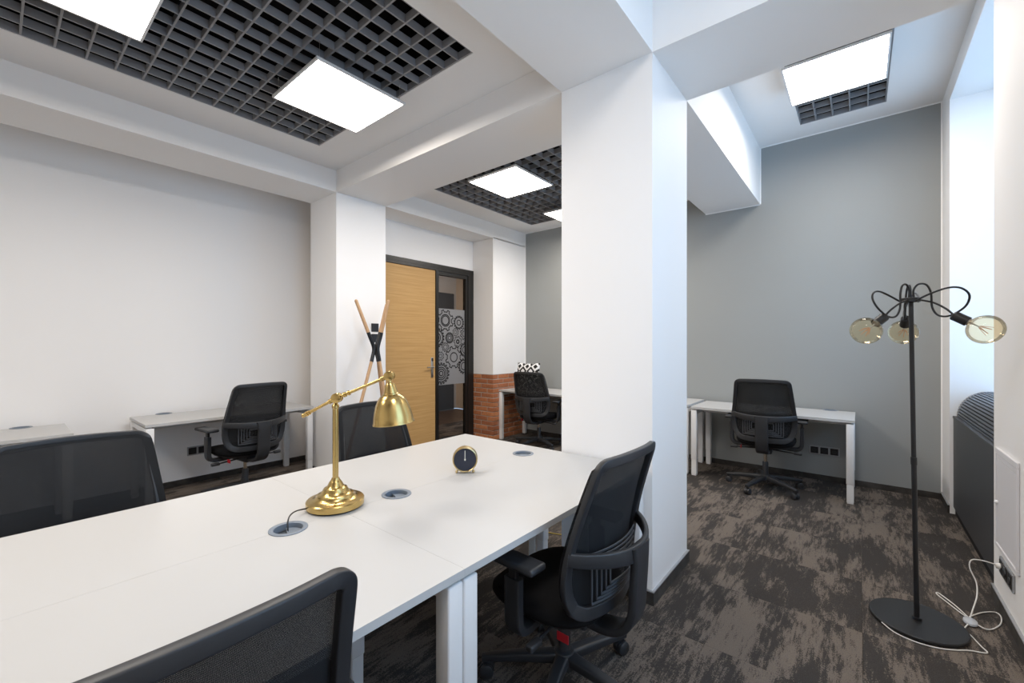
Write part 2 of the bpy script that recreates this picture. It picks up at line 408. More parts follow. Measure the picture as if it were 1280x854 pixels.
# LED panels
def led_panel(label, cx, cy, z, zc):
    p = thing('led_panel', label, 'ceiling light', (cx, cy, z), group='square hanging light panels'); h = .315
    bm = B()
    for s in (-1, 1):
        box(bm, -h, h, s * h - (.012 if s > 0 else 0), s * h + (.012 if s < 0 else 0), 0, .014)
        box(bm, s * h - (.012 if s > 0 else 0), s * h + (.012 if s < 0 else 0), -h + .012, h - .012, 0, .014)
    box(bm, -h, h, -h, h, .014, .016)
    obj('frame', bm, 'panel_frame', p)
    bm = B(); q = h - .012; v = [bm.verts.new(c) for c in ((-q, -q, .003), (-q, q, .003), (q, q, .003), (q, -q, .003))]; bm.faces.new(v)
    obj('diffuser', bm, 'led', p)
    for sx in (-1, 1):
        for sy in (-1, 1):
            bm = B(); x, y = sx * (h - .03), sy * (h - .03); L = zc + .02 - z
            cyl(bm, (x, y, .016), (x, y, L), .0012, seg=6); cyl(bm, (x, y, .016), (x, y, .026), .006, seg=8); cyl(bm, (x, y, L - .02), (x, y, L - .005), .004, seg=8)
            obj('suspension_wire', bm, 'steel', p)
ZP1, ZP3 = 3.085, 3.48
led_panel('glowing square light panel above the far half of the desk cluster', -2.78, 1.528, ZP1, ZC1)
led_panel('glowing square light panel cut by the upper photo edge', -2.78, .222, ZP1, ZC1)
led_panel('glowing square light panel behind the viewpoint over the desks', -2.78, -1.05, ZP1, ZC1)
led_panel('glowing square light panel seen between cross beam and column', -2.818, 3.437, ZP1, ZC1)
led_panel('glowing square light panel partly hidden by the central column', -2.83, 4.794, ZP1, ZC1)
led_panel('glowing square light panel above the desk at the grey wall', -.150, 4.10, ZP3, ZC3)
led_panel('glowing square light panel above the near windows', -.145, .55, ZP3, ZC3)

# baseboards
bh, bt = .055, .012
bm = B(); box(bm, XL, XL + bt, YB, 2.6, 0, bh); struct('baseboard_left', bm, 'baseboard', 'dark carpet baseboard along the left wall', 'baseboard')
bm = B(); box(bm, LX1, XR, YG - bt, YG, 0, bh); struct('baseboard_far', bm, 'baseboard', 'dark carpet baseboard along the grey wall', 'baseboard')
def wrap_base(name, label, x0, x1, y0, y1):
    bm = B(); h = .075
    box(bm, x0 - bt, x1 + bt, y0 - bt, y1 + bt, 0, h - .006)
    b = struct(name, bm, 'baseboard', label, 'baseboard')
    bm = B(); box(bm, x0 - bt - .001, x1 + bt + .001, y0 - bt - .001, y1 + bt + .001, h - .006, h)
    obj('metal_edge', bm, 'alu', b)
wrap_base('baseboard_column', 'dark baseboard with metal edge round the central column', CX0, CX1, CY0, CY1)
wrap_base('baseboard_column_left', 'dark baseboard round the column by the door', LX0, LX1, CY0, CY1)
bm = B(); box(bm, XR - bt, XR, W2[1], W1[0], 0, bh + .01); box(bm, XR - bt, XR, W1[1], YG - bt, 0, bh + .01); box(bm, XR - bt, XR, YB, W2[0], 0, bh + .01)
bb = struct('baseboard_right', bm, 'baseboard', 'dark baseboard with metal edge along the window pier', 'baseboard')
bm = B(); box(bm, XR - bt - .001, XR, W2[1], W1[0], bh + .01, bh + .016); box(bm, XR - bt - .001, XR, W1[1], YG - bt, bh + .01, bh + .016); obj('metal_edge', bm, 'alu', bb)

bm = B(); e = .010
box(bm, CX1, XR, YG - .004, YG, ZC3 - e, ZC3); box(bm, XR - e, XR, YG - .004, YG, bh, ZC3 - e); box(bm, CX1, CX1 + e, YG - .004, YG, ZS, ZC3 - e); box(bm, CX0, CX1, YG - .004, YG, ZS - e, ZS)
box(bm, LX1, CX0, YG - .004, YG, ZC1 - e, ZC1); box(bm, LX1, LX1 + e, YG - .004, YG, .97, ZC1 - e)
struct('trim_3', bm, 'wall_white', 'thin white painted edge framing the grey wall', 'trim')
# windows
for n, (a, b) in enumerate((W1, W2)):
    wd = bpy.data.objects.new('window_%d' % (n + 1), None); COL.objects.link(wd); wd.location = (XR + .42, (a + b) / 2, SILL)
    tag(wd, ('white framed window in the deep reveal beside the grey wall', 'white framed window beside the viewpoint')[n], 'window', kind='structure')
    hw, hh = (b - a) / 2, HEAD - SILL
    bm = B()
    for y0, y1, z0, z1 in ((-hw, -hw + .06, 0, hh), (hw - .06, hw, 0, hh), (-hw + .06, hw - .06, 0, .06), (-hw + .06, hw - .06, hh - .06, hh), (-.035, .035, .06, hh - .06), (-hw + .06, -.035, 1.75, 1.81), (.035, hw - .06, 1.75, 1.81)):
        rbox(bm, -.03, .03, y0, y1, z0, z1, .004, 1)
    obj('window_frame', bm, 'metal_white', wd)
    for y0, y1 in ((-hw + .06, -.035), (.035, hw - .06)):
        for z0, z1 in ((.06, 1.75), (1.81, hh - .06)):
            bm = B(); box(bm, -.003, .003, y0, y1, z0, z1); obj('pane', bm, 'window_glass', wd)

# brick facing on the corner pier: every brick its own piece
bm = B(); box(bm, XD + .005, LX1 - .008, YD1 + .008, YG - .001, 0, .968)
obj('mortar_bed', bm, 'mortar', col3)
course = .0694; bl, hb, gap = .235, .1125, .0115
brick_cache = {}
def brick(x0, x1, y0, y1, z0, z1):
    key = (round(x1 - x0, 4), round(y1 - y0, 4))
    c = ((x0 + x1) / 2, (y0 + y1) / 2, (z0 + z1) / 2)
    j = random.uniform(-.0025, .0025)
    if key not in brick_cache:
        bm = B(); sx, sy, sz = (x1 - x0) / 2, (y1 - y0) / 2, (z1 - z0) / 2
        rbox(bm, -sx, sx, -sy, sy, -sz, sz, .004, 1); brick_cache[key] = obj('brick', bm, 'brick', col3, loc=c)
    else:
        inst(brick_cache[key], (c[0] + j, c[1] - j, c[2]), col3, rot=(random.uniform(-.01, .01), random.uniform(-.01, .01), 0))
for r in range(14):
    z0 = r * course + .003; z1 = z0 + course - gap
    # corner brick alternates: long on the door side, or long on the room side
    lx, ly = (bl, hb) if r % 2 else (hb, bl)
    brick(LX1 - lx, LX1, YD1, YD1 + ly, z0, z1)
    x = LX1 - lx - gap
    while x > XD + .03:
        n = max(XD + .004, x - bl); brick(n, x, YD1, YD1 + .03, z0, z1); x = n - gap
    y = YD1 + ly + gap
    while y < YG - .03:
        n = min(YG - .002, y + bl); brick(LX1 - .03, LX1, y, n, z0, z1); y = n + gap

# ------------------------------------------------------------------ door set
d = bpy.data.objects.new('door_1', None); COL.objects.link(d); d.location = (XD, 3.8, 0)
tag(d, 'oak door in black frame with a narrow glass sidelight', 'door', kind='structure')
y0 = 3.8
bm = B(); box(bm, -.10, .012, 2.96 - y0, 4.689 - y0, 2.452, 2.54)
box(bm, -.10, .012, 2.96 - y0, 3.0 - y0, 0, 2.452); box(bm, -.10, .012, 4.578 - y0, 4.689 - y0, 0, 2.452); box(bm, -.10, .012, 3.945 - y0, 3.99 - y0, 0, 2.452)
box(bm, -.10, .016, 2.96 - y0, 4.689 - y0, 2.49, 2.496)
obj('door_frame', bm, 'door_black', d)
bm = B(); rbox(bm, -.045, -.002, 3.003 - y0, 3.942 - y0, .008, 2.448, .002, 1)
leaf = obj('door_leaf', bm, 'oak', d)
bm = B(); rbox(bm, -.002, .006, 3.862 - y0, 3.902 - y0, .955, 1.235, .004, 2)
cyl(bm, (.006, 3.882 - y0, 1.20), (.010, 3.882 - y0, 1.20), .012)
hp = obj('lock_plate', bm, 'steel', leaf, 40)
bm = B(); cyl(bm, (.004, 3.882 - y0, 1.10), (.045, 3.882 - y0, 1.10), .010); cyl(bm, (.042, 3.888 - y0, 1.10), (.042, 3.765 - y0, 1.10), .009)
obj('lever_handle', bm, 'steel', leaf, 40)
bm = B(); box(bm, .006, .010, 3.868 - y0, 3.896 - y0, 1.185, 1.222); obj('card_reader', bm, 'dark_insert', leaf)
bm = B()
for z0, z1, ya, yb in ((.0, .075, 3.99, 4.578), (2.40, 2.452, 3.99, 4.578), (.075, 2.40, 3.99, 4.005), (.075, 2.40, 4.535, 4.578)): box(bm, -.06, .0, ya - y0, yb - y0, z0, z1)
obj('sidelight_frame', bm, 'door_black', d)
bm = B(); box(bm, -.034, -.028, 4.005 - y0, 4.535 - y0, .075, 2.40); gl = obj('pane', bm, 'door_glass', d)
fz0, fz1, fy0, fy1 = .835, 1.93, 4.005, 4.535
bm = B(); box(bm, -.0278, -.0268, fy0 - y0, fy1 - y0, fz0, fz1); film = obj('frosted_film', bm, 'film', d)
def gear(cy, cz, r, teeth, rings, th=.015):
    """outline ribbon of a gear wheel printed on the film"""
    bm = B(); xs = -.0262; th = min(th, r * .13)
    def ribbon(pts, t):
        n = len(pts)
        for k in range(n):
            a, b = pts[k], pts[(k + 1) % n]
            if not (fy0 + .004 < (a[0] + b[0]) / 2 < fy1 - .004 and fz0 + .004 < (a[1] + b[1]) / 2 < fz1 - .004): continue
            dx, dz = b[0] - a[0], b[1] - a[1]; L = math.hypot(dx, dz) or 1; nx, nz = -dz / L * t / 2, dx / L * t / 2; ex, ez = dx / L * t * .3, dz / L * t * .3
            v = [bm.verts.new((xs, p - y0, q)) for p, q in ((a[0] + nx - ex, a[1] + nz - ez), (b[0] + nx + ex, b[1] + nz + ez), (b[0] - nx + ex, b[1] - nz + ez), (a[0] - nx - ex, a[1] - nz - ez))]
            bm.faces.new(v)
    pts = []
    for k in range(teeth):
        for f, rr in ((0, .80), (.22, .80), (.30, 1), (.62, 1), (.70, .80)):
            a = 2 * PI * (k + f) / teeth; pts.append((cy + r * rr * math.cos(a), cz + r * rr * math.sin(a)))
    ribbon(pts, th)
    for q in rings: ribbon([(cy + r * q * math.cos(2 * PI * k / 24), cz + r * q * math.sin(2 * PI * k / 24)) for k in range(24)], th)
    if len(bm.faces): obj('gear_print', bm, 'decal', film)
    else: bm.free()
film_children = (
    (70, 218, 57, 8, (.55, .42)), (146, 226, 37, 16, (.38,)), (127, 280, 22, 8, (.4,)), (24, 312, 50, 18, (.5, .3)), (93, 312, 29, 22, (.6, .35)),
    (140, 332, 30, 7, (.38, .25)), (181, 288, 34, 8, (.5,)), (70, 362, 25, 9, (.5,)), (43, 410, 24, 8, (.42,)), (117, 418, 60, 8, (.42,)),
    (184, 378, 40, 16, (.5,)), (176, 470, 42, 16, (.5,)), (47, 503, 56, 18, (.6, .42, .22)))
for px, py, r, t, rg in film_children:
    gear(fy0 + (px - 28) / 152 * (fy1 - fy0), fz1 - (py - 155) / 410 * (fz1 - fz0), r / 373, t, rg)
# corridor behind the sidelight
bm = B(); box(bm, -7.0, XD - .12, 2.7, 6.6, -.10, -.005); struct('floor_corridor', bm, 'corridor_floor', 'dark wooden floor beyond the glass sidelight', 'floor')
bm = B(); box(bm, -7.1, -7.0, 2.7, 6.6, 0, 3.2); box(bm, -7.0, XD - .12, 6.6, 6.7, 0, 3.2); box(bm, -7.0, XD - .13, 2.6, 2.7, 0, 3.2)
struct('wall_corridor', bm, 'corridor_wall', 'beige corridor wall seen through the glass sidelight', 'wall')
bm = B(); box(bm, -7.1, XD - .12, 2.6, 6.7, 3.2, 3.3); struct('ceiling_corridor', bm, 'corridor_dark', 'dark corridor ceiling beyond the sidelight', 'ceiling')
bm = B(); box(bm, -6.999, -6.96, 2.75, 6.5, 1.2, 2.54); struct('trim_1', bm, 'corridor_dark', 'dark band on the corridor wall behind the glass', 'trim')
bm = B(); box(bm, -6.999, -6.965, 2.75, 6.5, 0, 1.2); struct('trim_2', bm, 'corridor_dark', 'dark lower wainscot of the corridor behind the glass', 'trim')
cl = thing('corridor_fill', 'added unseen warm fill light under the corridor ceiling behind the sidelight', 'ceiling light', (-6.0, 4.6, 3.17))  # added light, out of view, brightens the corridor seen through the glass
bm = B(); rbox(bm, -.3, .3, -.09, .09, 0, .03, .004, 1); obj('housing', bm, 'panel_frame', cl)
bm = B(); v = [bm.verts.new(c) for c in ((-.28, -.07, -.001), (-.28, .07, -.001), (.28, .07, -.001), (.28, -.07, -.001))]; bm.faces.new(v); obj('diffuser', bm, 'corridor_fill_glow', cl)

# ------------------------------------------------------------------ radiator enclosure under window 1
r = thing('radiator_cover', 'dark grey radiator enclosure with ribbed rounded top under the window', 'radiator cover', (.60, (W1[0] + W1[1]) / 2, 0))
hw = (W1[1] - W1[0]) / 2 - .005
bm = B(); rbox(bm, 0, .02, -hw, hw, .06, .795, .002, 1); obj('front_panel', bm, 'rad_panel', r)
bm = B(); rbox(bm, -.004, .035, -hw, hw, .796, .816, .002, 1); obj('top_rail', bm, 'rad_panel', r)
bm = B(); box(bm, .012, .03, -hw, hw, 0, .06); obj('plinth', bm, 'rad_dark', r)
ex, ez, ea, eb = .205, .815, .185, .215
ell = lambda a, k=1.0: (ex - ea * k * math.cos(a), ez + eb * k * math.sin(a))
N = 30
bm = B()
pr = [ell(PI * k / N, .955) for k in range(N + 1)]
lo = [bm.verts.new((p[0], -hw, p[1])) for p in pr]; hi = [bm.verts.new((p[0], hw, p[1])) for p in pr]
for k in range(N): bm.faces.new((lo[k], lo[k + 1], hi[k + 1], hi[k]))
bm.faces.new(lo); bm.faces.new(hi)
obj('backing', bm, 'rad_dark', r)
bm = B()
for k in range(N):
    a0, a1 = PI * (k + .18) / N, PI * (k + .82) / N
    q = [ell(a0), ell(a1), ell(a1, .95), ell(a0, .95)]
    l = [bm.verts.new((p[0], -hw, p[1])) for p in q]; h = [bm.verts.new((p[0], hw, p[1])) for p in q]
    for i in range(4): bm.faces.new((l[i], l[(i + 1) % 4], h[(i + 1) % 4], h[i]))
    bm.faces.new(l); bm.faces.new(h[::-1])
o = obj('ribs', bm, 'rad_slat', r); o['kind'] = 'stuff'

# ------------------------------------------------------------------ access panel and sockets
a = thing('access_panel', 'white access hatch on the window pier above the socket', 'hatch', (XR, 3.25, .33))
bm = B()
for ya, yb, za, zb in ((-.205, .205, .49, .52), (-.205, .205, -.01, .012), (-.205, -.185, .012, .49), (.185, .205, .012, .49)): rbox(bm, -.012, -.0, ya, yb, za, zb, .003, 1)
obj('hatch_frame', bm, 'access_white', a)
bm = B(); rbox(bm, -.008, -.001, -.184, .184, .013, .462, .002, 1); dr = obj('hatch_door', bm, 'access_white', a)
bm = B(); rbox(bm, -.009, -.001, -.184, .184, .464, .489, .002, 1); obj('top_strip', bm, 'access_white', a)
bm = B(); ball(bm, (-.012, .165, .23), .011, seg=12); obj('knob', bm, 'metal_white', dr, 40)
def socket(name, label, loc, rz, n, vertical=False, frame='alu'):
    """socket plate facing local -y"""
    s = thing(name, label, 'socket', loc, rz); p = .083; wd = n * p + .006
    bm = B(); rbox(bm, -wd / 2, wd / 2, -.010, 0, -.045, .045, .003, 1); obj('plate', bm, frame, s)
    for k in range(n):
        x = (k - (n - 1) / 2) * p
        bm = B(); rbox(bm, x - .033, x + .033, -.0125, -.0095, -.033, .033, .002, 1); m = obj('insert', bm, 'dark_insert', s)
        bm = B(); lathe(bm, [(.021, 0), (.018, .0), (.016, .003)], 20, Matrix.Translation((x, -.0125, 0)) @ Matrix.Rotation(PI / 2, 4, 'X')); obj('outlet_ring', bm, 'black_plastic', m, 40)
    return s
socket('wall_socket', 'triple dark socket strip low on the grey wall under the desk', (-.287, YG, .308), 0, 3)
socket('wall_socket', 'grey socket strip on the left wall beneath the side desk', (XL, 1.35, .325), PI / 2, 2)
socket('wall_socket', 'triple dark socket strip low on the window pier with a plug in it', (XR, 3.25, .245), -PI / 2, 3)
for z, lb in ((1.60, 'upper black light switch on the column behind the coat stand'), (1.483, 'lower black light switch on the column behind the coat stand')):
    s = thing('light_switch', lb, 'switch', (LX1, 2.715, z), PI / 2, 'pair of black switches on the door column')
    bm = B(); rbox(bm, -.046, .046, -.010, 0, -.046, .046, .004, 1); obj('plate', bm, 'black_plastic', s)
    bm = B(); rbox(bm, -.034, .034, -.014, -.009, -.034, .034, .003, 1); obj('rocker', bm, 'dark_insert', s)

# ------------------------------------------------------------------ desks
def desk(label, loc, rz, L, D, z, notches=(), group=None):
    """local: length along x, user side at -y, back edge at +y; notches = x positions of cable cut-outs in the back edge"""
    t = thing('office_desk', label, 'desk', loc, rz, group); th = .024; hx, hy = L / 2, D / 2
    out = [(-hx, -hy), (hx, -hy), (hx, hy)]
    for nx, off in sorted(notches, reverse=True):
        rr = .052; a0 = math.asin(min(1, off / rr)) if off > 0 else 0
        for k in range(15):
            a = -a0 - (PI - 2 * a0 + 0) * 0 - (PI) * k / 14 if off == 0 else None
            if a is not None: out.append((nx + rr * math.cos(a), hy + rr * math.sin(a)))
    out.append((-hx, hy))
    bm = B(); prism(bm, out, z - th, z); top = obj('desktop', bm, 'desk_white', t)
    lw = .058; zb = z - th - .012
    for sx in (-1, 1):
        xa, xb = sorted((sx * (hx - .002), sx * (hx - .002 - lw)))
        for sy in (-1, 1):
            ya, yb = sorted((sy * (hy - .004), sy * (hy - .004 - lw)))
            bm = B(); rbox(bm, xa, xb, ya, yb, .17, zb, .006, 2); lg = obj('leg', bm, 'metal_white', t, 50)
            bm = B(); rbox(bm, xa + .003, xb - .003, ya + .003, yb - .003, .008, .172, .004, 1); box(bm, xa + .006, xb - .006, ya + .006, yb - .006, 0, .008); obj('leg_extension', bm, 'metal_white', lg)
        bm = B(); rbox(bm, xa + .004, xb - .004, -hy + lw + .003, hy - lw - .003, zb - .045, zb - .002, .003, 1); obj('end_bar', bm, 'metal_white', t)
        bm = B(); box(bm, xa + .012, xb - .012, -hy + .05, -hy + .10, zb - .001, z - th); box(bm, xa + .012, xb - .012, hy - .10, hy - .05, zb - .001, z - th); obj('spacer', bm, 'metal_white', t)
    for sy in (-1, 1):
        bm = B(); y = sy * (hy - .25); rbox(bm, -hx + lw, hx - lw, y - .02, y + .02, zb - .042, zb - .004, .003, 1); obj('side_rail', bm, 'metal_white', t)
    return t
DZ = .74
XS, YS, YE = -1.594, .888, 2.249
LT = YE - YS; DT = .689
cyf, cyn = (YS + YE) / 2, YS - LT / 2
def tn(cyy, side, ys): return [((y - cyy) * side, 0) for y in ys]
GF, GN = (1.142, 2.06), (.68, -.27)
# near row faces +x side (user side at +x): local -y -> +x  => rz = +90deg, local x -> +y
desk('white desk of the cluster closest to the central column', (XS + DT / 2 + .0004, cyf, 0), PI / 2, LT - .0006, DT, DZ, tn(cyf, 1, GF), 'four desks of the central cluster')
desk('white desk of the cluster in front of the foreground chair', (XS + DT / 2 + .0004, cyn, 0), PI / 2, LT - .0006, DT, DZ, tn(cyn, 1, GN), 'four desks of the central cluster')
desk('white cluster desk between the brass lamp and the oak door', (XS - DT / 2 - .0004, cyf, 0), -PI / 2, LT - .0006, DT, DZ, tn(cyf, -1, GF), 'four desks of the central cluster')
desk('white cluster desk in front of the chair beside the left wall', (XS - DT / 2 - .0004, cyn, 0), -PI / 2, LT - .0006, DT, DZ, tn(cyn, -1, GN), 'four desks of the central cluster')
DW = .63
desk('white desk against the left wall next to the door column', (XL + .07 + DW / 2, 1.515, 0), PI / 2, 1.40, DW, DZ, [(-.45, 0)], 'white desks along the walls')
desk('white desk against the left wall cut by the photo edge', (XL + .07 + DW / 2, -.30, 0), PI / 2, 1.40, DW, DZ, [(.46, 0)], 'white desks along the walls')
DG = .63
desk('white desk at the grey wall beside the floor lamp', (-.728, 4.795 + DG / 2, 0), 0, 1.385, DG, DZ, [(.49, 0)], 'white desks along the walls')
desk('white desk at the grey wall mostly hidden by the central column', (-2.14, 4.80 + DG / 2, 0), 0, 1.38, DG, .752, (), 'white desks along the walls')
desk('white desk at the grey wall against the brick corner', (-3.52, 4.82 + DG / 2, 0), 0, 1.35, DG, DZ, (), 'white desks along the walls')

def grommet(label, x, y, z, ang=0.0):
    g = thing('cable_grommet', label, 'cable grommet', (x, y, z), ang, 'grey cable grommets in the desks')
    bm = B(); lathe(bm, [(.050, -.022), (.050, .0005), (.064, .0005), (.064, .003), (.060, .0045), (.052, .0045), (.048, .002), (.0475, -.022), (.050, -.022)], 40); obj('ring', bm, 'grommet', g, 40)
    bm = B(); lathe(bm, [(.0474, -.0215), (.0474, -.055), (0, -.055), (0, -.058), (.0495, -.058), (.0495, -.0225)], 32); obj('well', bm, 'grommet_dark', g, 40)
    bm = B(); pts = [(.044 * math.cos(a), .044 * math.sin(a)) for a in [PI * k / 14 for k in range(15)]]; prism(bm, pts, -.016, -.013); obj('lid', bm, 'grommet', g)
    bm = B(); box(bm, -.040, .040, -.004, -.001, -.034, -.010); obj('brush_divider', bm, 'grommet', g)
    return g
grommet('grey cable grommet holding the brass lamp cord', XS, .68, DZ, -.3)
grommet('grey cable grommet between brass lamp and round clock', XS, 1.142, DZ, -.3)
grommet('grey cable grommet near the central column behind the clock', XS, 2.06, DZ, .2)
grommet('cable grommet hidden at the lower desk end', XS, -.27, DZ, .2)
grommet('cable grommet at the back of the side desk by the door column', XL + .07, 1.065, DZ, PI / 2)
grommet('cable grommet at the back of the cut off side desk', XL + .07, .16, DZ, PI / 2)
grommet('cable grommet at the back of the desk beside the floor lamp', -.238, 4.795 + DG, DZ, 0)

# ------------------------------------------------------------------ office chair
def half_width(z):
    pts = ((.492, .165), (.50, .195), (.52, .222), (.56, .245), (.62, .258), (.70, .262), (.80, .252), (.90, .240), (.97, .232), (1.01, .227), (1.03, .222), (1.042, .210), (1.048, .196), (1.05, .18))
    if z <= pts[0][0]: return pts[0][1]
    for (a, wa), (b, wb) in zip(pts, pts[1:]):
        if z <= b: return wa + (wb - wa) * (z - a) / (b - a)
    return pts[-1][1]
ZB0, ZB1 = .492, 1.05
def yb(x, z):
    k = (z - .5) / .55
    return -.228 - .085 * k - .02 * math.sin(PI * min(max(k, 0), 1)) * -1 + (.075 - .035 * k) * (x / .26) ** 2
def make_chair(label, group):
    c = thing('office_chair', label, 'chair', group=group)
    # frame outline, closed loop
    zs = [.492, .497, .505, .52, .54, .57, .62, .68, .74, .80, .86, .92, .97, 1.01, 1.03, 1.042, 1.048, 1.05]
    right = [(half_width(z) , z) for z in zs]
    top = [(x, 1.05 + .004 * (1 - (x / .165) ** 2)) for x in (.11, .055, 0, -.055, -.11)]
    bot = [(x, .492 - .004 * (1 - (x / .165) ** 2)) for x in (-.11, -.055, 0, .055, .11)]
    loop = right + top + [(-x, z) for x, z in right[::-1]] + bot
    loop = [(p.x, p.y) for p in spline([(x, z, 0) for x, z in loop], 3, True)]
    path = [(x * .96, yb(x, z) - .008, z) for x, z in loop]
    bm = B(); sweep(bm, path, rrect(1, 1, .13), True, ref=(0, 1, 0), scales=[(.031 + .016 * max(0, min(1, (.80 - z) / .2)), .022) for x, z in loop]); obj('backrest_frame', bm, 'black_plastic', c, 50)
    # mesh panel
    bm = B(); nz, nx = 26, 20; rows = []
    for i in range(nz + 1):
        z = ZB0 + (ZB1 - ZB0) * i / nz; hw = half_width(z) + .006
        rows.append([bm.verts.new((hw * (2 * j / nx - 1), yb(hw * (2 * j / nx - 1), z) + .010, z)) for j in range(nx + 1)])
    for i in range(nz):
        for j in range(nx): bm.faces.new((rows[i][j], rows[i][j + 1], rows[i + 1][j + 1], rows[i + 1][j]))
    obj('mesh_panel', bm, 'mesh_fabric', c, 60)
    # bow: crossbar arching behind the mesh, and the upright that carries it
    pth = []
    for k in range(21):
        x = -.262 + .524 * k / 20; u = x / .262
        pth.append((x, yb(x, .71) - .012 - .075 * (1 - u * u) ** .8, .70 + .018 * u * u))
    bm = B(); sweep(bm, pth, rrect(.020, .062, .3), ref=(0, 0, 1), scales=[(1, .75 + .25 * (1 - abs(2 * k / 20 - 1))) for k in range(21)]); obj('back_bow', bm, 'black_plastic', c, 50)
    yc = yb(0, .71) - .087
    pth = spline([(0, yc, .725), (0, yc - .002, .66), (0, yc + .004, .56), (0, yc + .012, .47), (0, yc + .045, .405), (0, yc + .11, .375), (0, yc + .20, .37), (0, -.03, .372)], 5)
    n = len(pth); bm = B(); sweep(bm, pth, rrect(.105, .030, .35), ref=[(0, -1, .02)] * 16 + [(0, -.9, -.5)] * 5 + [(0, -.3, -1)] * (n - 21), scales=[(1.25 - .25 * min(1, i / 5), 1) for i in range(n)])
    obj('back_upright', bm, 'black_plastic', c, 50)
    # lumbar support with nested ribs
    lum = None
    for q, (hx, hz) in enumerate(((.165, .088), (.146, .074), (.127, .060), (.108, .046), (.089, .032))):
        pp = []
        for sx, sz in ((1, 1), (-1, 1), (-1, -1), (1, -1)):
            pp.append((sx * hx, sz * hz))
        l2 = []
        for k in range(4):
            a, b = pp[k], pp[(k + 1) % 4]
            for s in range(8): l2.append((a[0] + (b[0] - a[0]) * s / 8, a[1] + (b[1] - a[1]) * s / 8))
        bm = B(); sweep(bm, [(x, yb(x, .62) - .022 - .003 * q, .625 + z) for x, z in l2], rrect(.008, .005, .3), True, ref=(0, 1, 0))
        if lum is None: lum = obj('lumbar_support', bm, 'lumbar_grey', c, 50)
        else: obj('lumbar_rib', bm, 'lumbar_grey', lum, 50)
    # seat cushion
    def ring(sx, sy, z, cy, e=2.9, front=0.0):
        o = []
        for k in range(40):
            a = 2 * PI * k / 40; ca, sa = math.cos(a), math.sin(a)
            x = sx * abs(ca) ** (2 / e) * (1 if ca >= 0 else -1); y = sy * abs(sa) ** (2 / e) * (1 if sa >= 0 else -1)
            o.append((x, y + cy, z - front * max(0, y / sy) ** 2 + .012 * (x / .25) ** 2))
        return o
    def stack(bm, rs):
        R = [[bm.verts.new(p) for p in q] for q in rs]
        for a, b in zip(R, R[1:]):
            for k in range(40): bm.faces.new((a[k], a[(k + 1) % 40], b[(k + 1) % 40], b[k]))
        bm.faces.new(R[0][::-1]); bm.faces.new(R[-1])
    bm = B(); stack(bm, [ring(.215, .205, .418, .03, front=.01), ring(.242, .235, .424, .03, front=.015), ring(.252, .247, .445, .03, front=.02), ring(.250, .246, .468, .03, front=.024), ring(.236, .232, .484, .03, front=.026), ring(.19, .19, .492, .03, front=.02), ring(.08, .08, .493, .03, front=.006)])
    seat = obj('seat', bm, 'black_fabric', c, 70)
    bm = B(); stack(bm, [ring(.14, .16, .395, .02), ring(.215, .21, .402, .03), ring(.228, .222, .42, .03)]); obj('seat_pan', bm, 'black_plastic', c, 50)
    bm = B(); rbox(bm, -.066, .066, -.14, .12, .345, .40, .012, 2); mech = obj('mechanism', bm, 'black_plastic', c, 50)
    for sx in (-1, 1):
        bm = B(); cyl(bm, (sx * .06, -.03, .372), (sx * .25, -.05, .366), .007, seg=10); rbox(bm, *sorted((sx * .235, sx * .30)), -.066, -.034, .354, .378, .006, 2); obj('lever', bm, 'black_plastic', mech, 50)
    bm = B(); rbox(bm, -.196, -.192, -.150, -.100, .372, .404, .001, 1); obj('red_tag', bm, 'red_plastic', c)
    # armrests
    for sx in (-1, 1):
        bm = B()
        sweep(bm, spline([(sx * .10, .02, .392), (sx * .20, .02, .388), (sx * .262, .02, .392), (sx * .292, .02, .42), (sx * .298, .02, .48), (sx * .298, .02, .60)], 5), rrect(.062, .026, .3), ref=(0, 1, 0), scales=[(.55, 2.2 + .5 * min(1, i / 13)) for i in range(26)])
        ar = obj('armrest', bm, 'black_plastic', c, 50)
        bm = B(); rbox(bm, *sorted((sx * .288, sx * .308)), .002, .038, .58, .655, .003, 1); obj('arm_slider', bm, 'dark_insert', ar)
        bm = B(); rbox(bm, *sorted((sx * .255, sx * .345)), -.10, .165, .650, .678, .012, 3); obj('arm_pad', bm, 'black_plastic', ar, 50)
    # column and base
    bm = B(); cyl(bm, (0, 0, .22), (0, 0, .352), .014); gs = obj('gas_lift', bm, 'chrome', c, 40)
    bm = B(); lathe(bm, [(.026, .06), (.026, .255), (.022, .262), (.016, .263)], 20); obj('lift_sleeve', bm, 'black_plastic', c, 40)
    bm = B(); lathe(bm, [(.032, .068), (.050, .074), (.052, .11), (.040, .135), (.027, .14)], 24); obj('base_hub', bm, 'black_plastic', c, 40)
    for k in range(5):
        a = 2 * PI * k / 5 + PI / 2 + .35; R = Matrix.Rotation(a, 4, 'Z')
        bm = B(); t = B()
        sweep(t, [(.03, 0, .108), (.12, 0, .103), (.22, 0, .094), (.31, 0, .083), (.345, 0, .078)], rrect(1, 1, .25), ref=(0, 0, 1), scales=[(.056, .046), (.050, .042), (.042, .036), (.034, .030), (.030, .026)])
        merge(bm, t, R); lg = obj('base_leg', bm, 'black_plastic', c, 50)
        bm = B(); t = B()
        cyl(t, (.335, 0, .05), (.335, 0, .085), .008, seg=10)
        for sy in (-1, 1): lathe(t, [(.012, 0), (.027, .001), (.029, .006), (.029, .018), (.024, .022), (0, .022)], 20, Matrix.Translation((.325, sy * .004, .029)) @ Matrix.Rotation(-sy * PI / 2, 4, 'X'))
        lathe(t, [(.031, -.004), (.031, .004)], 16, Matrix.Translation((.325, 0, .031)) @ Matrix.Rotation(PI / 2, 4, 'X'))
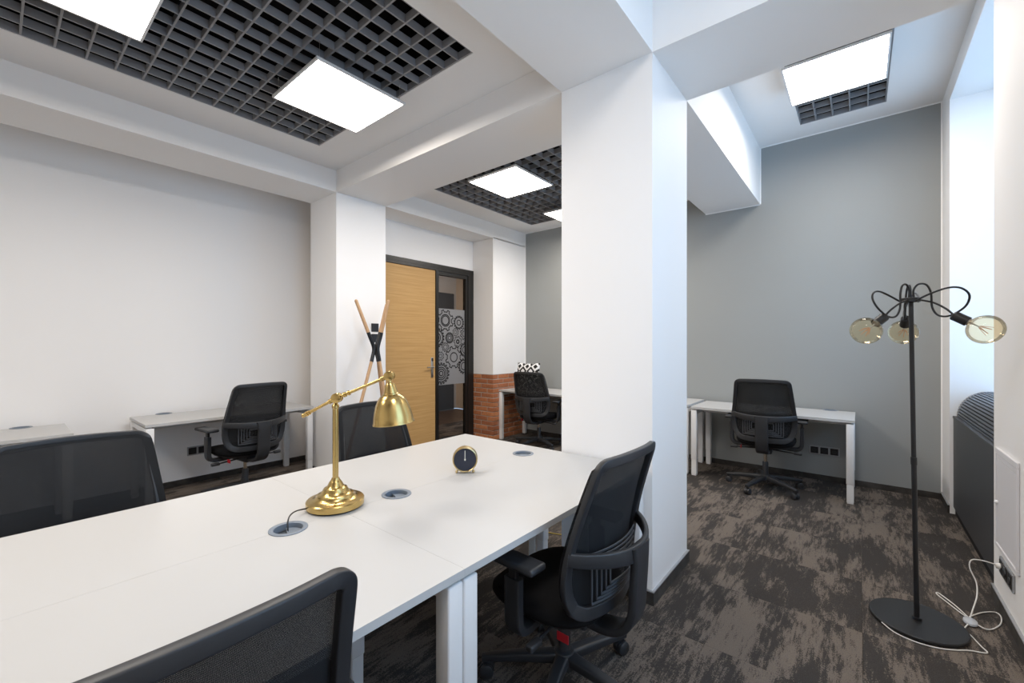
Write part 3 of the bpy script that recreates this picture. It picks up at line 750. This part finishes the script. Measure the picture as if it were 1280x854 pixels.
        merge(bm, t, R); obj('caster', bm, 'black_plastic', lg, 40)
    return c
CH = 'black mesh office chairs'
LOW = ('base_leg', 'base_hub', 'lift_sleeve')
chair0 = None
def place_chair(label, x, y, rz_deg, lift=0.0, base=0.0):
    global chair0
    if chair0 is None: c = chair0 = make_chair(label, CH)
    else: c = copy_tree(chair0); c['label'] = label
    c.location = (x, y, 0); c.rotation_euler = (0, 0, math.radians(rz_deg))
    for ch in c.children:
        k = ch.name.split('.')[0]
        if k not in LOW: ch.location.z = lift
        if k == 'base_leg' or k == 'base_hub': ch.rotation_euler.z = math.radians(base)
    return c
place_chair('black mesh office chair tucked under the cluster near the central column', -.955, 1.515, 88, -.05, 16)
place_chair('black mesh office chair cropped in the lower foreground', -.995, .190, 90, -.05, 20)
place_chair('black mesh office chair behind the cluster in front of the cut off side desk', -2.145, .222, -90, -.035, 10)
place_chair('black mesh office chair directly behind the brass lamp', -2.19, 1.575, -88, -.04, 40)
place_chair('black mesh office chair at the left wall desk by the column', -4.42, 1.50, 97, 0, 30)
place_chair('black mesh office chair at the brick corner in front of the patterned cushion', -3.46, 4.83, 6, -.02, 5)
place_chair('black mesh office chair at the grey wall desk by the floor lamp', -.72, 4.82, 3, .02, -5)

# patterned cushion on the far desk
bm = B(); n = 18; g = [[None] * (n + 1) for _ in range(n + 1)]; h2 = [[None] * (n + 1) for _ in range(n + 1)]
for i in range(n + 1):
    for j in range(n + 1):
        u, v = 2 * i / n - 1, 2 * j / n - 1; e = (1 - u ** 4) * (1 - v ** 4); th = .055 * max(0, e) ** .5
        px, pz = .205 * u * (1 - .06 * (1 - abs(v)) ** 1 * 0), .205 * v
        k = 1 - .05 * (abs(u) * (1 - v * v) * 0); q = 1 - .07 * (1 - v * v) * abs(u) ** 3; s = 1 - .07 * (1 - u * u) * abs(v) ** 3
        g[i][j] = bm.verts.new((px * q, -th, pz * s)); h2[i][j] = g[i][j] if i in (0, n) or j in (0, n) else bm.verts.new((px * q, th, pz * s))
for i in range(n):
    for j in range(n):
        bm.faces.new((g[i][j], g[i + 1][j], g[i + 1][j + 1], g[i][j + 1]))
        f = (h2[i][j], h2[i][j + 1], h2[i + 1][j + 1], h2[i + 1][j])
        try: bm.faces.new(f)
        except ValueError: pass
o = obj('throw_cushion', bm, 'pillow_fabric', None, 60, (-3.745, 4.955, DZ + .205), (math.radians(-6), 0, 0))
tag(o, 'black and white lozenge patterned cushion standing on the desk by the brick corner', 'cushion')

# ------------------------------------------------------------------ brass desk lamp
lp = thing('desk_lamp', 'polished brass desk lamp with bell shade and jointed arm', 'lamp', (-1.668, .898, DZ), YAW)
bm = B(); lathe(bm, [(.100, 0), (.104, .005), (.0, .005)], 48); obj('felt_pad', bm, 'black_metal', lp)
bm = B(); lathe(bm, [(.104, .005), (.111, .008), (.112, .030), (.108, .034), (.094, .036), (.080, .040), (.072, .048), (.070, .054), (.062, .056), (.054, .062), (.048, .072), (.045, .078), (.038, .080), (.031, .088), (.025, .100), (.021, .106), (.0165, .112), (.0145, .118), (0, .118)], 56); obj('base', bm, 'brass', lp, 35)
bm = B(); cyl(bm, (0, 0, .116), (0, 0, .405), .0118, seg=24); obj('pole', bm, 'brass', lp, 40)
bm = B(); lathe(bm, [(.0118, .402), (.0145, .405), (.0145, .415), (.011, .418), (.008, .424), (.0095, .432), (.0, .432)], 24); obj('pole_collar', bm, 'brass', lp, 35)
def knuckle(name, p, r):
    bm = B(); ball(bm, p, r, (1, .8, 1), 20)
    for s in (-1, 1): lathe(bm, [(r * .95, 0), (r * .95, .004), (r * .6, .007), (0, .008)], 20, Matrix.Translation((p[0], p[1] + s * r * .62, p[2])) @ Matrix.Rotation(-s * PI / 2, 4, 'X'))
    return obj(name, bm, 'brass', lp, 35)
J = Vector((.006, 0, .445)); TIP = Vector((-.132, 0, .372)); EL = Vector((.221, 0, .535))
knuckle('elbow_joint', J, .0205); knuckle('shade_joint', EL, .0205)
ax = (EL - J).normalized()
bm = B(); cyl(bm, J + ax * .018, EL - ax * .018, .0062, seg=14)
for q in (.03, .034, .05): cyl(bm, J + ax * q, J + ax * (q + .006), .0105, seg=14)
for q in (.028, .036): cyl(bm, EL - ax * q, EL - ax * (q - .006), .0098, seg=14)
obj('upper_arm', bm, 'brass', lp, 40)
bx = (TIP - J).normalized()
bm = B(); cyl(bm, J + bx * .018, TIP, .0062, seg=14)
for q in (.022, .030): cyl(bm, J + bx * q, J + bx * (q + .006), .0100, seg=14)
L = (TIP - J).length
for q, r in ((L - .03, .0095), (L - .020, .0105), (L - .012, .0085)): cyl(bm, J + bx * q, J + bx * (q + .006), r, seg=14)
ball(bm, TIP, .0085, seg=14); obj('counter_arm', bm, 'brass', lp, 40)
M = Matrix.Translation((.222, 0, .517)) @ Matrix.Rotation(math.radians(-5.5), 4, 'Y')
bm = B(); lathe(bm, [(0, 0), (.008, -.001), (.008, -.010), (.016, -.012), (.020, -.018), (.026, -.040), (.030, -.052), (.033, -.054), (.034, -.058)], 40, M); cap = obj('shade_cap', bm, 'brass', lp, 35)
bm = B(); pr_ = [(.033, -.058), (.044, -.064), (.055, -.078), (.065, -.098), (.073, -.122), (.078, -.146), (.0805, -.168), (.084, -.172), (.0845, -.176), (.082, -.177)]
lathe(bm, pr_ + [(r - .0018, z) for r, z in pr_[::-1]][1:] + [(.031, -.0598), (.033, -.058)], 56, M); obj('shade', bm, 'brass', lp, 35)
bm = B(); ball(bm, (0, 0, -.115), .026, (1, 1, 1.25), 18, M); obj('bulb', bm, 'panel_frame', lp, 60)
bm = B(); sweep(bm, spline([(-.092, -.058, .012), (-.106, -.105, .022), (-.104, -.155, .026), (-.096, -.190, .016), (-.088, -.205, -.008), (-.083, -.214, -.045)], 6), circ(.0028, 8)); obj('cord', bm, 'cord_black', lp, 60)

# ------------------------------------------------------------------ round clock
cg = math.atan2(-1.585, 1.562)
ck = thing('desk_clock', 'small round navy clock with brass rim on ball feet', 'clock', (-1.587, 1.560, DZ), math.radians(43))
CZ = .0715
Mc = Matrix.Translation((0, 0, CZ)) @ Matrix.Rotation(PI / 2, 4, 'X') @ Matrix.Identity(4)
bm = B(); lathe(bm, [(.058, .020), (.060, .022), (.064, .020), (.065, .010), (.065, -.018), (.060, -.020), (0, -.020), (0, .012), (.058, .012), (.058, .020)], 48, Mc); obj('case', bm, 'brass_pale', ck, 35)
bm = B(); lathe(bm, [(0, .0125), (.0575, .0125), (.0575, .0135), (0, .0135)], 40, Mc); face = obj('dial', bm, 'clock_blue', ck)
bm = B(); box(bm, -.0016, .0016, -.0158, -.0145, CZ - .006, CZ + .047); cyl(bm, (0, -.0135, CZ), (0, -.0165, CZ), .0045, seg=16); obj('hand', bm, 'clock_hand', face)
for s in (-1, 1):
    bm = B(); ball(bm, (s * .043, -.004, .0078), .0078, seg=16); cyl(bm, (s * .043, -.004, .008), (s * .034, -.002, .024), .0025, seg=8); obj('foot', bm, 'brass_pale', ck, 50)

# ------------------------------------------------------------------ coat stand
cs = thing('coat_stand', 'wooden three pole coat stand with black crossing joint', 'coat stand', (-3.93, 2.555, 0))
def pole(bot, mid0, waist, mid1, top):
    bm = B(); cyl(bm, bot, mid0, .0165, .0165, 16); ball(bm, bot, .0165, (1, 1, .3), 12); obj('lower_pole', bm, 'beech', cs, 40)
    bm = B(); a, b, k_, c_, d_ = [Vector(p) for p in (bot, mid0, waist, mid1, top)]; e0 = (b - a).normalized(); e1 = (d_ - c_).normalized()
    pth = spline([b - e0 * .002, b + e0 * .02, k_, c_ - e1 * .05, c_ + e1 * .002], 7); sweep(bm, pth, circ(.0190, 12), ref=(1, 0, 0)); obj('joint_sleeve', bm, 'black_metal', cs, 50)
    bm = B(); cyl(bm, mid1, top, .0185, .0165, 16); ball(bm, top, .0165, (1, 1, 1), 14); obj('upper_pole', bm, 'beech', cs, 40)
# offsets from the stand's centre: x towards the desks, y towards the door
pole((.06, -.44, .006), (.012, -.055, 1.235), (.0, -.020, 1.37), (.0, -.085, 1.535), (-.01, -.215, 1.85))
pole((-.17, .30, .006), (-.028, .050, 1.235), (-.018, .020, 1.37), (-.035, .078, 1.535), (-.085, .190, 1.84))
pole((.16, .16, .006), (.024, .032, 1.235), (.018, .016, 1.37), (.035, .048, 1.535), (.085, .098, 1.865))

# ------------------------------------------------------------------ floor lamp
fl = thing('floor_lamp', 'black floor lamp with three looping arms and amber globe bulbs', 'lamp', (.222, 2.955, 0))
bm = B(); lathe(bm, [(.180, .004), (.186, .008), (.186, .018), (.183, .021), (0, .022)], 64); obj('base', bm, 'black_metal', fl, 40)
bm = B(); lathe(bm, [(.172, 0), (.172, .006)], 48); obj('base_pad', bm, 'rad_dark', fl)
LEAN = Vector((-.022, .0, 1.63)); up = LEAN.normalized()
bm = B(); cyl(bm, (0, 0, .021), up * .81, .0108, seg=18); cyl(bm, (0, 0, .021), (0, 0, .034), .019, seg=20); obj('lower_pole', bm, 'black_metal', fl, 40)
bm = B(); cyl(bm, up * .80, up * 1.63, .0098, seg=18); cyl(bm, up * .798, up * .835, .0125, seg=18); obj('upper_pole', bm, 'black_metal', fl, 40)
H = LEAN
bm = B(); lathe(bm, [(.036, -.010), (.038, -.008), (.038, .010), (.034, .012), (0, .012)], 28, Matrix.Translation(H)); obj('hub_plate', bm, 'black_metal', fl, 40)
for deg in (-14, 93, 226):
    th = math.radians(deg); er = Vector((math.cos(th), math.sin(th), 0)); et = Vector((-math.sin(th), math.cos(th), 0)); ez_ = Vector((0, 0, 1))
    P = lambda r, t, z: H + er * r + et * t + ez_ * z
    sock = P(.165, .0, -.095); sd = (er * .80 + ez_ * -.55).normalized()
    pts = [P(.012, .0, .010), P(.010, .0, .05), P(.028, .002, .078), P(.056, .006, .072), P(.072, .010, .03), P(.076, .012, -.04), P(.098, .012, -.082), P(.140, .010, -.085), P(.190, .004, -.045), P(.205, -.012, .005), P(.180, -.028, .040), P(.135, -.035, .045), P(.07, -.036, .02), P(.022, -.030, -.008)]
    bm = B(); sweep(bm, spline(pts, 7), circ(.0046, 9), ref=tuple(et)); arm = obj('arm', bm, 'black_metal', fl, 60)
    bm = B(); sweep(bm, spline([P(.030, .012, .0), P(.08, .014, -.018), P(.125, .008, -.052), sock - sd * .012], 6), circ(.0046, 9), ref=tuple(et)); obj('arm_stay', bm, 'black_metal', arm, 60)
    Ms = Matrix.Translation(sock) @ sd.to_track_quat('Z', 'Y').to_matrix().to_4x4()
    bm = B(); lathe(bm, [(0, -.020), (.018, -.020), (.0225, -.015), (.0225, .042), (.020, .042), (.020, .020), (0, .020)], 24, Ms); obj('socket', bm, 'black_metal', arm, 40)
    bm = B(); lathe(bm, [(.0155, .018), (.0165, .024), (.0150, .028), (.0165, .033), (.0150, .038), (.0155, .048), (0, .050)], 20, Ms); obj('bulb_cap', bm, 'steel', arm, 50)
    rb = .067; cz = .046 + rb * .93
    prof = [(.0150, .044)] + [(rb * math.sin(a), cz - rb * .95 * math.cos(a)) for a in [.30 + (PI - .30) * k / 16 for k in range(17)]]
    bm = B(); lathe(bm, prof, 36, Ms); bl_ = obj('bulb', bm, 'bulb_glass', arm, 80)
    bm = B(); cyl(bm, Ms @ Vector((0, 0, .05)), Ms @ Vector((0, 0, .085)), .004, .002, 8)
    obj('bulb_stem', bm, 'clear_switch', bl_, 60) if False else obj('bulb_stem', bm, 'clear_switch', arm, 60)
    bm = B()
    for k in range(6):
        a = 2 * PI * k / 6; cyl(bm, Ms @ Vector((.005 * math.cos(a), .005 * math.sin(a), .085)), Ms @ Vector((.022 * math.cos(a + .5), .022 * math.sin(a + .5), .125)), .0011, seg=6)
    obj('filament', bm, 'filament', arm, 60)
# its cord with the clear foot switch, and the plug
cd = thing('power_cord', 'white lamp cord with clear foot switch running to the pier socket', 'power cord', (.43, 3.12, 0))
O = Vector((.43, 3.12, 0)); zf = .004
def cord(name, pts):
    bm = B(); sweep(bm, spline([Vector(p) - O for p in pts], 8), circ(.0030, 8), ref=(.03, .05, 1)); return obj(name, bm, 'cord_white', cd, 60)
cord('cord_lower', [(.085, 2.83, .012), (.13, 2.785, zf), (.20, 2.757, zf), (.275, 2.765, zf), (.338, 2.797, zf), (.39, 2.835, zf), (.447, 2.862, zf), (.435, 2.91, zf), (.418, 2.97, zf), (.400, 3.03, zf), (.408, 3.065, zf + .002), (.425, 3.10, .012)])
cord('cord_loop', [(.435, 3.135, .012), (.470, 3.09, .010), (.503, 3.116, zf), (.545, 3.20, zf), (.562, 3.29, zf), (.548, 3.325, zf), (.50, 3.285, zf), (.462, 3.23, zf), (.435, 3.18, .006), (.425, 3.15, .010)])
cord('cord_twist', [(.425, 3.155, .012), (.405, 3.21, zf), (.372, 3.28, zf), (.335, 3.36, zf), (.340, 3.385, zf), (.362, 3.35, zf), (.395, 3.28, zf), (.420, 3.21, zf), (.430, 3.16, .010)])
cord('cord_riser', [(.432, 3.145, .016), (.445, 3.17, .05), (.470, 3.24, .10), (.475, 3.29, .15), (.455, 3.315, .21), (.462, 3.325, .250), (.50, 3.332, .258), (.55, 3.333, .252), (XR - .028, 3.333, .247)])
bm = B(); lathe(bm, [(0, .001), (.026, .002), (.034, .008), (.032, .016), (.018, .021), (0, .022)], 28, Matrix.Translation((.0, .0, 0)) @ Matrix.Diagonal((.8, 1.25, 1, 1))); obj('foot_switch', bm, 'clear_switch', cd, 50)
bm = B(); cyl(bm, Vector((XR - .0135, 3.333, .247)) - O, Vector((XR - .030, 3.333, .247)) - O, .017, .012, 18); obj('plug', bm, 'cord_white', cd, 40)
# yellow cable on the floor under the far desks
bm = B(); sweep(bm, spline([(-2.3, 2.60, .004), (-2.05, 2.66, .004), (-1.80, 2.64, .004), (-1.62, 2.70, .004), (-1.48, 2.66, .004)], 8), circ(.0035, 8))
tag(obj('yellow_cable', bm, 'cord_yellow', None, 60), 'thin yellow cable lying on the carpet behind the desk cluster', 'cable')
